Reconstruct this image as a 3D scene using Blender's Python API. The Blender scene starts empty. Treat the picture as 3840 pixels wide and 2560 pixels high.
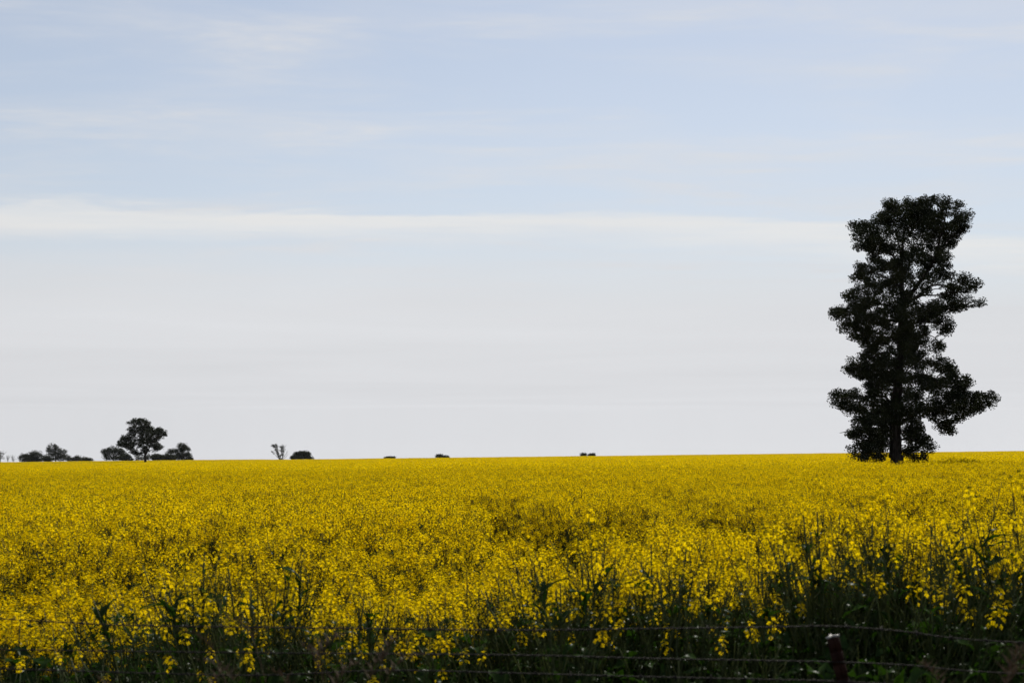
import bpy, math, random
import numpy as np
from mathutils import Vector, Matrix, Euler

SC = bpy.context.scene
COL = SC.collection
R = math.radians

# ------------------------------------------------------------------ camera
CAM_Z = 2.0                     # eye height, standing on the road verge
F = 5333.0                      # focal length in photograph pixels (50 mm on a 36 mm frame)
HOR = 1707.0                    # row of the far horizon at the middle of the picture
TILT = 0.0116                   # the whole paddock rises gently to the right
PITCH = math.atan((HOR - 1280.0) / F)
cd = bpy.data.cameras.new('camera')
cam = bpy.data.objects.new('camera', cd)
COL.objects.link(cam)
cam.location = (0, 0, CAM_Z)
cam.rotation_euler = (math.pi / 2 + PITCH, 0, 0)
cd.lens = 50.0
cd.sensor_width = 36.0
cd.clip_start = 0.05
cd.clip_end = 20000.0
cd.dof.use_dof = True
cd.dof.focus_distance = 60.0
cd.dof.aperture_fstop = 6.3
SC.camera = cam

# ------------------------------------------------------------------ sky and sun
SUN_EL, SUN_AZ = R(41.0), R(14.0)      # azimuth measured from +Y (view direction) towards +X
world = bpy.data.worlds.new('World')
SC.world = world
world.use_nodes = True
wt = world.node_tree
wt.nodes.clear()


def wn(kind, **kw):
    n = wt.nodes.new(kind)
    for k, v in kw.items():
        setattr(n, k, v)
    return n


def wmath(op, a, b=None, clamp=False):
    n = wn('ShaderNodeMath', operation=op, use_clamp=clamp)
    for i, s in enumerate((a, b)):
        if s is None:
            continue
        if isinstance(s, (int, float)):
            n.inputs[i].default_value = s
        else:
            wt.links.new(s, n.inputs[i])
    return n.outputs[0]


def wramp(val, lo, hi, a=0.0, b=1.0):
    n = wn('ShaderNodeMapRange', interpolation_type='SMOOTHSTEP')
    n.inputs['From Min'].default_value = lo
    n.inputs['From Max'].default_value = hi
    n.inputs['To Min'].default_value = a
    n.inputs['To Max'].default_value = b
    wt.links.new(val, n.inputs['Value'])
    return n.outputs[0]


sky = wn('ShaderNodeTexSky', sky_type='NISHITA')
sky.sun_disc = False
sky.sun_elevation = SUN_EL
sky.sun_rotation = SUN_AZ
sky.altitude = 200.0
sky.air_density = 1.0
sky.dust_density = 0.5
sky.ozone_density = 1.6
tc = wn('ShaderNodeTexCoord')
sep = wn('ShaderNodeSeparateXYZ')
wt.links.new(tc.outputs['Generated'], sep.inputs[0])
zc = wmath('MAXIMUM', sep.outputs['Z'], 0.03)
U = wmath('DIVIDE', sep.outputs['X'], zc)      # position on a high flat layer of cirrus
V = wmath('DIVIDE', sep.outputs['Y'], zc)


def wnoise(su, sv, scale, detail, rough, off=0.0, dist=0.0):
    c = wn('ShaderNodeCombineXYZ')
    wt.links.new(wmath('MULTIPLY', U, su), c.inputs[0])
    wt.links.new(wmath('MULTIPLY', V, sv), c.inputs[1])
    c.inputs[2].default_value = off
    n = wn('ShaderNodeTexNoise')
    wt.links.new(c.outputs[0], n.inputs['Vector'])
    n.inputs['Scale'].default_value = scale
    n.inputs['Detail'].default_value = detail
    n.inputs['Roughness'].default_value = rough
    n.inputs['Distortion'].default_value = dist
    return n.outputs['Fac']


# patchy cirrus, wispy streaks, and one long bright bank lying across the view
patch = wramp(wnoise(0.62, 1.1, 1.25, 6.0, 0.58, 4.6, 0.3), 0.40, 0.68)
fine = wramp(wnoise(0.8, 1.8, 1.9, 7.0, 0.6, 8.4, 0.7), 0.40, 0.72)
wisp = wmath('MULTIPLY', patch, wmath('ADD', wmath('MULTIPLY', fine, 0.65), 0.35))
wob = wmath('MULTIPLY', wmath('SUBTRACT', wnoise(0.5, 0.7, 1.0, 7.0, 0.6, 1.7), 0.5), 2.3)
vc = wmath('ADD', wmath('ADD', wmath('MULTIPLY', U, 0.20), 6.08), wmath('MULTIPLY', wmath('MULTIPLY', U, U), 0.035))
dv = wmath('ADD', wmath('SUBTRACT', V, vc), wob)
bank = wmath('MULTIPLY', wramp(dv, -0.36, -0.06), wramp(dv, 0.0, 0.85, 1.0, 0.0))
bank = wmath('MULTIPLY', bank, wmath('ADD', wmath('MULTIPLY', wnoise(0.5, 1.8, 2.2, 6.0, 0.62, 5.2), 1.3), 0.30))
# thin veil of high cloud: the lower one looks, the longer the way through it
veil = wmath('SUBTRACT', 1.0, wmath('EXPONENT', wmath('DIVIDE', wmath('SUBTRACT', wramp(dv, 0.0, 4.0, 0.0, -0.19), 0.138), zc)))
clear = wmath('MULTIPLY', wmath('MULTIPLY', wmath('SUBTRACT', 1.0, veil),
                                wmath('SUBTRACT', 1.0, wmath('MULTIPLY', wisp, 0.92))),
              wmath('SUBTRACT', 1.0, wmath('MULTIPLY', bank, 0.75), clamp=True))
cover = wmath('SUBTRACT', 1.0, clear, clamp=True)
mixw = wn('ShaderNodeMix', data_type='RGBA')
wt.links.new(cover, mixw.inputs['Factor'])
wt.links.new(sky.outputs[0], mixw.inputs[6])
CLOUDC = wn('ShaderNodeMix', data_type='RGBA')
CLOUDC.inputs[6].default_value = (7.62, 7.72, 7.98, 1)
CLOUDC.inputs[7].default_value = (8.5, 8.48, 8.42, 1)
wt.links.new(bank, CLOUDC.inputs['Factor'])
sv = wn('ShaderNodeVectorMath', operation='DOT_PRODUCT')
wt.links.new(tc.outputs['Generated'], sv.inputs[0])
sv.inputs[1].default_value = (math.sin(SUN_AZ) * math.cos(SUN_EL), math.cos(SUN_AZ) * math.cos(SUN_EL), math.sin(SUN_EL))
soft = wmath('ADD', wmath('MULTIPLY', wnoise(0.16, 0.22, 1.0, 4.0, 0.55, 12.3, 0.6), 0.14), 0.935)      # uneven thickness
scat = wmath('MULTIPLY', wramp(sv.outputs['Value'], -0.6, 0.85, 0.42, 1.0), soft)      # ice cloud scatters forward: dimmer away from the sun
cl2 = wn('ShaderNodeVectorMath', operation='SCALE')
wt.links.new(CLOUDC.outputs[2], cl2.inputs[0])
wt.links.new(scat, cl2.inputs['Scale'])
wt.links.new(cl2.outputs[0], mixw.inputs[7])
bg = wn('ShaderNodeBackground')
bg.inputs['Strength'].default_value = 0.093
wt.links.new(mixw.outputs[2], bg.inputs['Color'])
wo = wn('ShaderNodeOutputWorld')
wt.links.new(bg.outputs[0], wo.inputs['Surface'])

sd = bpy.data.lights.new('sun', 'SUN')
sd.energy = 5.0
sd.angle = R(0.53)
sd.color = (1.0, 0.94, 0.84)
sun = bpy.data.objects.new('sun', sd)
COL.objects.link(sun)
sdir = Vector((math.sin(SUN_AZ) * math.cos(SUN_EL), math.cos(SUN_AZ) * math.cos(SUN_EL), math.sin(SUN_EL)))
sun.rotation_euler = sdir.to_track_quat('Z', 'Y').to_euler()
sun.location = sdir * 60

SC.view_settings.view_transform = 'Standard'
SC.view_settings.look = 'None'
SC.view_settings.exposure = 0.0
SC.view_settings.gamma = 1.0
SC.view_settings.use_curve_mapping = False
SC.render.engine = 'CYCLES'
SC.cycles.max_bounces = 8
SC.cycles.transparent_max_bounces = 8
SC.cycles.use_denoising = True

# ------------------------------------------------------------------ helpers
def tag(o, label=None, cat=None, group=None, kind=None):
    for k, v in (('label', label), ('category', cat), ('group', group), ('kind', kind)):
        if v is not None:
            o[k] = v
    return o


def obj(name, me, parent=None, mats=()):
    o = bpy.data.objects.new(name, me)
    COL.objects.link(o)
    if parent is not None:
        o.parent = parent
    for m in mats:
        if me is not None:
            me.materials.append(m)
    return o


def empty(name, loc):
    o = bpy.data.objects.new(name, None)
    o.empty_display_size = 0.2
    o.location = loc
    COL.objects.link(o)
    return o


class MB:
    """Collects vertices and faces (tris/quads) with a material index."""

    def __init__(self):
        self.v, self.q, self.qm, self.t, self.tm, self.n = [], [], [], [], [], 0

    def add(self, verts, quads=None, tris=None, mat=0):
        verts = np.asarray(verts, dtype=np.float64).reshape(-1, 3)
        if quads is not None and len(quads):
            q = np.asarray(quads, dtype=np.int64).reshape(-1, 4) + self.n
            self.q.append(q)
            self.qm.append(np.full(len(q), mat))
        if tris is not None and len(tris):
            t = np.asarray(tris, dtype=np.int64).reshape(-1, 3) + self.n
            self.t.append(t)
            self.tm.append(np.full(len(t), mat))
        self.v.append(verts)
        self.n += len(verts)

    def add_mb(self, other, M, matmap=None):
        A = np.array(M)
        off = self.n
        for v in other.v:
            self.v.append(v @ A[:3, :3].T + A[:3, 3])
            self.n += len(v)
        for q, m in zip(other.q, other.qm):
            self.q.append(q + off)
            self.qm.append(m if matmap is None else np.array([matmap[int(k)] for k in m]))
        for t, m in zip(other.t, other.tm):
            self.t.append(t + off)
            self.tm.append(m if matmap is None else np.array([matmap[int(k)] for k in m]))

    def mesh(self, name, mats=(), smooth=False):
        V = np.concatenate(self.v) if self.v else np.zeros((0, 3))
        q = np.concatenate(self.q) if self.q else np.zeros((0, 4), int)
        t = np.concatenate(self.t) if self.t else np.zeros((0, 3), int)
        me = bpy.data.meshes.new(name)
        me.vertices.add(len(V))
        me.vertices.foreach_set('co', V.astype(np.float32).ravel())
        me.loops.add(4 * len(q) + 3 * len(t))
        me.loops.foreach_set('vertex_index', np.concatenate([q.ravel(), t.ravel()]).astype(np.int32))
        me.polygons.add(len(q) + len(t))
        me.polygons.foreach_set('loop_start', np.concatenate([np.arange(len(q)) * 4, 4 * len(q) + np.arange(len(t)) * 3]).astype(np.int32))
        mi = np.concatenate(self.qm + self.tm) if (self.qm or self.tm) else np.zeros(0)
        for m in mats:
            me.materials.append(m)
        me.polygons.foreach_set('material_index', mi.astype(np.int32))
        if smooth:
            me.polygons.foreach_set('use_smooth', np.ones(len(q) + len(t), dtype=bool))
        me.update(calc_edges=True)
        return me

    def tube(self, pts, rad, sides=5, mat=0, cap=True):
        pts = np.asarray(pts, float)
        n = len(pts)
        rad = np.broadcast_to(np.asarray(rad, float), (n,))
        T = np.gradient(pts, axis=0)
        T /= np.linalg.norm(T, axis=1, keepdims=True) + 1e-12
        ref = np.array([0.31, 0.93, 0.17]) if abs(T[0] @ np.array([0.31, 0.93, 0.17])) < 0.9 else np.array([1.0, 0.1, 0.2])
        A = np.cross(T, ref)
        A /= np.linalg.norm(A, axis=1, keepdims=True) + 1e-12
        B = np.cross(T, A)
        an = np.arange(sides) * 2 * math.pi / sides
        ring = pts[:, None, :] + rad[:, None, None] * (np.cos(an)[None, :, None] * A[:, None, :] + np.sin(an)[None, :, None] * B[:, None, :])
        i = np.arange(n - 1)[:, None] * sides
        k = np.arange(sides)[None, :]
        k2 = (k + 1) % sides
        quads = np.stack([i + k, i + k2, i + sides + k2, i + sides + k], -1).reshape(-1, 4)
        tris = []
        if cap:
            b = (n - 1) * sides
            tris = [(b, b + j, b + j + 1) for j in range(1, sides - 1)]
        self.add(ring.reshape(-1, 3), quads, tris, mat)


def leaf_quads(centers, size, rng, aspect=0.55, flat=0.0, mat=0, mb=None, up=None):
    """Small randomly turned leaf faces (kites) at the given centres."""
    n = len(centers)
    a = rng.normal(size=(n, 3))
    if up is not None:
        a += up
    a /= np.linalg.norm(a, axis=1, keepdims=True)
    b = rng.normal(size=(n, 3))
    b[:, 2] *= (1 - flat)
    b -= a * (a * b).sum(1, keepdims=True)
    b /= np.linalg.norm(b, axis=1, keepdims=True) + 1e-9
    s = (size * rng.uniform(0.65, 1.35, n))[:, None]
    v = np.stack([centers - a * s * 0.5, centers + b * s * aspect * 0.5 - a * s * 0.05,
                  centers + a * s * 0.5, centers - b * s * aspect * 0.5 - a * s * 0.05], 1).reshape(-1, 3)
    q = np.arange(4 * n).reshape(-1, 4)
    mb.add(v, q, mat=mat)


def ground_z(x, y):
    """Height of the paddock: tilted gently, a low bank far left, falling away beyond the crest."""
    x = np.asarray(x, float)
    y = np.asarray(y, float)
    z = TILT * np.clip(x, -700, 700)
    d = np.clip(y - 470.0, 0, None)
    z = z - 0.00005 * np.minimum(d, 500) ** 2 - 0.02 * np.clip(d - 500, 0, 1500)
    s = np.clip((y - 326.0) / 14.0, 0, 1)
    w = np.clip((-x - 72.0) / 25.0, 0, 1)
    z = z + 0.22 * s * s * (3 - 2 * s) * w * w * (3 - 2 * w)
    return z


def pix(px, py, Y):
    """World point at distance Y seen at a pixel of the photograph (used to take positions and sizes off it)."""
    u, v = (px - 1920.0) / F, (1280.0 - py) / F
    yy = math.cos(PITCH) - v * math.sin(PITCH)
    zz = math.sin(PITCH) + v * math.cos(PITCH)
    return Vector((u * Y / yy, Y, CAM_Z + zz * Y / yy))


def vnoise(x, y, seed):
    """Smooth value noise in the plane, 0..1."""
    x = np.asarray(x, float)
    y = np.asarray(y, float)
    xi, yi = np.floor(x).astype(np.int64), np.floor(y).astype(np.int64)
    fx, fy = x - xi, y - yi
    fx, fy = fx * fx * (3 - 2 * fx), fy * fy * (3 - 2 * fy)

    def h(i, j):
        n = (i * 374761393 + j * 668265263 + seed * 974711) & 0xFFFFFFFF
        n = ((n ^ (n >> 13)) * 1274126177) & 0xFFFFFFFF
        return ((n ^ (n >> 16)) & 0xFFFF) / 65535.0
    return (h(xi, yi) * (1 - fx) + h(xi + 1, yi) * fx) * (1 - fy) + (h(xi, yi + 1) * (1 - fx) + h(xi + 1, yi + 1) * fx) * fy


# ------------------------------------------------------------------ materials
def newmat(name):
    m = bpy.data.materials.new(name)
    m.use_nodes = True
    nt = m.node_tree
    nt.nodes.clear()
    out = nt.nodes.new('ShaderNodeOutputMaterial')
    return m, nt, out


def varied(nt, c1, c2, scale, use_random=True, coord='Object'):
    """Colour between c1 and c2 by noise and by the individual."""
    tcn = nt.nodes.new('ShaderNodeTexCoord')
    no = nt.nodes.new('ShaderNodeTexNoise')
    no.inputs['Scale'].default_value = scale
    no.inputs['Detail'].default_value = 3.0
    nt.links.new(tcn.outputs[coord], no.inputs['Vector'])
    fac = no.outputs['Fac']
    mr = nt.nodes.new('ShaderNodeMapRange')
    mr.inputs['From Min'].default_value = 0.3
    mr.inputs['From Max'].default_value = 0.7
    nt.links.new(fac, mr.inputs['Value'])
    fac = mr.outputs[0]
    if use_random:
        oi = nt.nodes.new('ShaderNodeObjectInfo')
        ad = nt.nodes.new('ShaderNodeMath')
        ad.operation = 'ADD'
        nt.links.new(fac, ad.inputs[0])
        nt.links.new(oi.outputs['Random'], ad.inputs[1])
        hf = nt.nodes.new('ShaderNodeMath')
        hf.operation = 'MULTIPLY'
        hf.inputs[1].default_value = 0.5
        nt.links.new(ad.outputs[0], hf.inputs[0])
        fac = hf.outputs[0]
    mx = nt.nodes.new('ShaderNodeMix')
    mx.data_type = 'RGBA'
    mx.inputs[6].default_value = (*c1, 1)
    mx.inputs[7].default_value = (*c2, 1)
    nt.links.new(fac, mx.inputs['Factor'])
    return mx.outputs[2]


def plant_mat(name, c1, c2, trans, tcol=None, rough=0.5, spec=0.3, scale=20.0, use_random=True):
    m, nt, out = newmat(name)
    col = varied(nt, c1, c2, scale, use_random)
    df = nt.nodes.new('ShaderNodeBsdfDiffuse')
    nt.links.new(col, df.inputs['Color'])
    p = df
    if spec > 0:          # a waxy cuticle: a little gloss over the matt blade
        gl = nt.nodes.new('ShaderNodeBsdfGlossy')
        gl.inputs['Roughness'].default_value = rough
        gl.inputs['Color'].default_value = (0.95, 0.97, 1.0, 1)
        p = nt.nodes.new('ShaderNodeMixShader')
        p.inputs[0].default_value = spec
        nt.links.new(df.outputs[0], p.inputs[1])
        nt.links.new(gl.outputs[0], p.inputs[2])
    if trans > 0:
        t = nt.nodes.new('ShaderNodeBsdfTranslucent')
        if tcol is None:
            nt.links.new(col, t.inputs['Color'])
        else:
            t.inputs['Color'].default_value = (*tcol, 1)
        ms = nt.nodes.new('ShaderNodeMixShader')
        ms.inputs[0].default_value = trans
        nt.links.new(p.outputs[0], ms.inputs[1])
        nt.links.new(t.outputs[0], ms.inputs[2])
        nt.links.new(ms.outputs[0], out.inputs['Surface'])
    else:
        nt.links.new(p.outputs[0], out.inputs['Surface'])
    return m


M_FLOWER = plant_mat('canola_petal', (0.82, 0.55, 0.001), (0.88, 0.66, 0.003), 0.58, rough=0.7, spec=0.0, scale=9.0)
M_BUD = plant_mat('canola_bud', (0.22, 0.22, 0.02), (0.36, 0.32, 0.03), 0.25, rough=0.6, spec=0.0)
M_STEM = plant_mat('canola_stem', (0.030, 0.042, 0.010), (0.050, 0.058, 0.014), 0.0, rough=0.5, spec=0.015)
M_LEAF = plant_mat('canola_leaf', (0.012, 0.025, 0.006), (0.022, 0.042, 0.009), 0.13, (0.05, 0.13, 0.008), rough=0.28, spec=0.004, scale=14.0)
M_SOIL = None


def soil_mat():
    m, nt, out = newmat('paddock_soil')
    tcn = nt.nodes.new('ShaderNodeTexCoord')
    n1 = nt.nodes.new('ShaderNodeTexNoise')
    n1.inputs['Scale'].default_value = 0.6
    n1.inputs['Detail'].default_value = 10
    nt.links.new(tcn.outputs['Object'], n1.inputs['Vector'])
    n2 = nt.nodes.new('ShaderNodeTexNoise')
    n2.inputs['Scale'].default_value = 14.0
    n2.inputs['Detail'].default_value = 8
    nt.links.new(tcn.outputs['Object'], n2.inputs['Vector'])
    r = nt.nodes.new('ShaderNodeValToRGB')
    r.color_ramp.elements[0].position = 0.35
    r.color_ramp.elements[0].color = (0.075, 0.045, 0.025, 1)
    r.color_ramp.elements[1].position = 0.65
    r.color_ramp.elements[1].color = (0.04, 0.06, 0.018, 1)
    nt.links.new(n1.outputs['Fac'], r.inputs[0])
    mx = nt.nodes.new('ShaderNodeMix')
    mx.data_type = 'RGBA'
    mx.blend_type = 'MULTIPLY'
    mx.inputs['Factor'].default_value = 0.6
    nt.links.new(r.outputs[0], mx.inputs[6])
    nt.links.new(n2.outputs['Color'], mx.inputs[7])
    p = nt.nodes.new('ShaderNodeBsdfPrincipled')
    p.inputs['Roughness'].default_value = 0.95
    p.inputs['Specular IOR Level'].default_value = 0.1
    nt.links.new(mx.outputs[2], p.inputs['Base Color'])
    b = nt.nodes.new('ShaderNodeBump')
    b.inputs['Strength'].default_value = 0.6
    b.inputs['Distance'].default_value = 0.05
    nt.links.new(n2.outputs['Fac'], b.inputs['Height'])
    nt.links.new(b.outputs[0], p.inputs['Normal'])
    nt.links.new(p.outputs[0], out.inputs['Surface'])
    return m


M_SOIL = soil_mat()

# ------------------------------------------------------------------ ground
gy = np.concatenate([np.linspace(-60, 20, 41), np.linspace(24, 200, 45), np.linspace(208, 620, 83), np.geomspace(640, 3000, 26)])
gx = np.concatenate([-np.geomspace(2400, 260, 20), np.linspace(-250, 250, 101), np.geomspace(260, 2400, 20)])
GX, GY = np.meshgrid(gx, gy)
GZ = ground_z(GX, GY) + 0.03 * (vnoise(GX * 0.8, GY * 0.8, 3) - 0.5)
nx, ny = len(gx), len(gy)
mb = MB()
ii, jj = np.meshgrid(np.arange(nx - 1), np.arange(ny - 1))
b0 = (jj * nx + ii).ravel()
mb.add(np.stack([GX, GY, GZ], -1).reshape(-1, 3), np.stack([b0, b0 + 1, b0 + nx + 1, b0 + nx], -1))
g = obj('ground', mb.mesh('ground', [M_SOIL], smooth=True))
tag(g, 'dark paddock soil under the canola', kind='structure')


# ------------------------------------------------------------------ canola: heads, leaves, plants
def canola_head(rng, n, detail=2):
    """A flower raceme: four-petalled flowers round a short axis, buds on top. Origin at its foot, axis +Z."""
    h = MB()
    L = rng.uniform(0.055, 0.095)
    Rr = rng.uniform(0.024, 0.034)
    for k in range(n):
        t = (k + rng.uniform(0, 1)) / n
        an = k * 2.399 + rng.uniform(-0.4, 0.4)
        out = np.array([math.cos(an), math.sin(an), 0.0])
        ax = out * (1 - 0.55 * t) + np.array([0, 0, 0.35 + 0.9 * t])
        ax /= np.linalg.norm(ax)
        c = np.array([0, 0, L * t]) + out * Rr * (1 - 0.6 * t) * rng.uniform(0.75, 1.2)
        e1 = np.cross(ax, [0.3, 0.2, 0.9])
        e1 /= np.linalg.norm(e1)
        e2 = np.cross(ax, e1)
        s = rng.uniform(0.0086, 0.0112)
        ph = rng.uniform(0, 1.57)
        vv, qq = [], []
        for p in range(4):
            a = ph + p * math.pi / 2
            d = math.cos(a) * e1 + math.sin(a) * e2
            w = -math.sin(a) * e1 + math.cos(a) * e2
            b = len(vv)
            vv += [c + d * 0.0012, c + d * s * 0.62 + w * s * 0.46 + ax * s * 0.22, c + d * s * 1.08 + ax * s * 0.10,
                   c + d * s * 0.62 - w * s * 0.46 + ax * s * 0.22]
            qq.append((b, b + 1, b + 2, b + 3))
        h.add(vv, qq, mat=0)
    for k in range(7):
        an = k * 2.4
        c = np.array([math.cos(an) * 0.006, math.sin(an) * 0.006, L + 0.004 + 0.0012 * k])
        h.add([c + (0, 0, 0.005), c + (0.0026, 0, 0), c + (-0.0013, 0.0023, 0), c + (-0.0013, -0.0023, 0), c - (0, 0, 0.005)],
              tris=[(0, 1, 2), (0, 2, 3), (0, 3, 1), (4, 2, 1), (4, 3, 2), (4, 1, 3)], mat=1)
    h.tube([(0, 0, -0.01), (0, 0, L + 0.006)], [0.0018, 0.001], 3, mat=1)
    return h


def canola_leaf(rng, length, width, lobed):
    """A clasping or lobed leaf along +X from the origin, folded at the midrib, arching over and drooping at the tip."""
    h = MB()
    n = 7
    t = np.linspace(0, 1, n)
    droop = rng.uniform(0.35, 1.0)
    x = length * t * (1 - 0.12 * droop * t)
    z = length * (0.42 * t - droop * 0.75 * t ** 2)
    prof = np.sin(math.pi * np.clip(0.12 + 0.88 * t, 0, 1)) ** 0.75
    if lobed:
        prof = prof * (0.35 + 0.65 * np.clip((t - 0.1) * 1.8, 0, 1)) * (1 + 0.28 * np.sin(t * 21))
    prof[-1] = 0.03
    w = width * 0.5 * prof
    wav = 0.18 * width * np.sin(t * 9 + rng.uniform(0, 6))
    mid = np.stack([x, 0 * x, z], -1)
    lft = np.stack([x, w, z + 0.30 * w + wav * (t > 0.1)], -1)
    rgt = np.stack([x, -w, z + 0.30 * w - wav * 0.7 * (t > 0.1)], -1)
    i = np.arange(n - 1)
    quads = np.concatenate([np.stack([i, i + 1, n + i + 1, n + i], -1), np.stack([2 * n + i, 2 * n + i + 1, i + 1, i], -1)])
    h.add(np.concatenate([mid, lft, rgt]), quads, mat=0)
    h.tube([(-0.012, 0, -0.004), (length * 0.12, 0, z[1] - 0.002)], [0.0025, 0.0015], 3, mat=1)
    return h


rng = np.random.default_rng(11)
HEADS = [canola_head(rng, int(rng.integers(9, 16))) for _ in range(9)]
LEAVES = [canola_leaf(rng, rng.uniform(0.07, 0.12), rng.uniform(0.018, 0.03), False) for _ in range(5)] + \
         [canola_leaf(rng, rng.uniform(0.13, 0.2), rng.uniform(0.05, 0.085), True) for _ in range(6)]
HEAD_ME = [h.mesh('flower_head', [M_FLOWER, M_BUD]) for h in HEADS]
LEAF_ME = [h.mesh('leaf', [M_LEAF, M_STEM], smooth=True) for h in LEAVES]


def canola_spec(rng, height, n_br, n_leaf, leaf_top, low_heads=0.0, thick=1.0, spread_k=1.0, small=0):
    """One plant: a mesh for the branching stem with pods, and placements of leaves and flower heads."""
    st = MB()
    heads, leaves = [], []
    lean = rng.normal(0, 0.05, 2)
    n = 9
    t = np.linspace(0, 1, n)
    bend = rng.normal(0, 0.04, 2)
    main = np.stack([height * (lean[0] * t + bend[0] * t * t), height * (lean[1] * t + bend[1] * t * t), height * t], -1)
    main[1:-1, :2] += rng.normal(0, 0.006, (n - 2, 2))
    st.tube(main, np.linspace(0.0075, 0.0018, n) * thick, 4)

    def at(tt):
        return np.array([np.interp(tt, t, main[:, k]) for k in range(3)])

    def head_at(p, d):
        q = Vector(d).to_track_quat('Z', 'Y').to_matrix().to_4x4()
        M = Matrix.Translation(Vector(p)) @ q @ Matrix.Rotation(rng.uniform(0, 6.28), 4, 'Z') @ Matrix.Scale(rng.uniform(0.7, 1.1), 4)
        heads.append((int(rng.integers(len(HEADS))), M))

    def pods(path, cnt):
        for _ in range(cnt):
            s = rng.uniform(0.35, 0.97)
            k = s * (len(path) - 1)
            i = min(int(k), len(path) - 2)
            p = path[i] * (1 - k + i) + path[i + 1] * (k - i)
            an = rng.uniform(0, 6.28)
            d = np.array([math.cos(an), math.sin(an), 0.9])
            d /= np.linalg.norm(d)
            L = rng.uniform(0.03, 0.06)
            w = np.cross(d, [0.2, 0.5, 0.1])
            w *= 0.0014 / np.linalg.norm(w)
            st.add([p - w * 0.4, p + w * 0.4, p + d * L * 0.6 + w, p + d * L, p + d * L * 0.6 - w], quads=[(0, 1, 2, 4)], tris=[(4, 2, 3)])
    head_at(main[-1], main[-1] - main[-2])
    pods(main[5:], 10)
    ph = rng.uniform(0, 6.28)
    for b in range(n_br):
        tb = 0.42 + 0.5 * (b + rng.uniform(0, 0.8)) / n_br
        p0 = at(tb)
        an = ph + b * 2.4 + rng.uniform(-0.3, 0.3)
        out = np.array([math.cos(an), math.sin(an), 0])
        top = height * rng.uniform(0.74 - low_heads, 1.0)
        L = max(0.10, top - p0[2])
        spread = L * rng.uniform(0.30, 0.55) * spread_k
        s = np.linspace(0, 1, 5)
        path = p0 + out * (spread * (s ** 0.75))[:, None] + np.array([0, 0, 1.0]) * (L * s)[:, None]
        path[1:-1] += rng.normal(0, 0.006, (3, 3))
        st.tube(path, np.linspace(0.0036, 0.0014, 5) * thick, 3)
        head_at(path[-1], path[-1] - path[-2])
        pods(path[2:], 6)
        if rng.random() < 0.5:
            q0 = path[2]
            an2 = an + rng.choice([-1, 1]) * rng.uniform(0.6, 1.3)
            d2 = np.array([math.cos(an2) * 0.4, math.sin(an2) * 0.4, 1.0])
            p2 = q0 + d2[None] * (np.linspace(0, 1, 3) * rng.uniform(0.12, 0.24))[:, None]
            st.tube(p2, np.linspace(0.0025, 0.0013, 3), 3)
            head_at(p2[-1], d2)
        if rng.random() < 0.75:      # small leaf in the branch's axil
            M = Matrix.Translation(Vector(p0)) @ Matrix.Rotation(an + rng.uniform(-0.4, 0.4), 4, 'Z') @ \
                Matrix.Rotation(-rng.uniform(-0.2, 0.5), 4, 'Y') @ Matrix.Scale(rng.uniform(0.8, 1.3), 4)
            leaves.append((int(rng.integers(0, 5)), M))
    for k in range(n_leaf):
        tl = 0.2 + (leaf_top - 0.2) * (k + rng.uniform(0, 1)) / max(n_leaf, 1)
        an = ph + k * 2.4 + rng.uniform(-0.5, 0.5)
        M = Matrix.Translation(Vector(at(tl))) @ Matrix.Rotation(an, 4, 'Z') @ Matrix.Rotation(-rng.uniform(-0.3, 0.5), 4, 'Y') @ \
            Matrix.Rotation(rng.uniform(-0.5, 0.5), 4, 'X') @ Matrix.Scale(rng.uniform(0.75, 1.25), 4)
        leaves.append((5 + int(rng.integers(0, 6)), M))
    for k in range(small):         # narrow clasping leaves up the main stem
        tl = rng.uniform(0.55, 0.95)
        M = Matrix.Translation(Vector(at(tl))) @ Matrix.Rotation(rng.uniform(0, 6.28), 4, 'Z') @ Matrix.Rotation(-rng.uniform(0.2, 0.9), 4, 'Y') @ \
            Matrix.Scale(rng.uniform(0.9, 1.5), 4)
        leaves.append((int(rng.integers(0, 5)), M))
    return st, heads, leaves


def joined(spec, name):
    st, heads, leaves = spec
    m = MB()
    m.add_mb(st, Matrix.Identity(4), {0: 1})
    for k, M in heads:
        m.add_mb(HEADS[k], M, {0: 0, 1: 2})
    for k, M in leaves:
        m.add_mb(LEAVES[k], M, {0: 3, 1: 1})
    return m.mesh(name, [M_FLOWER, M_STEM, M_BUD, M_LEAF])


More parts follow.
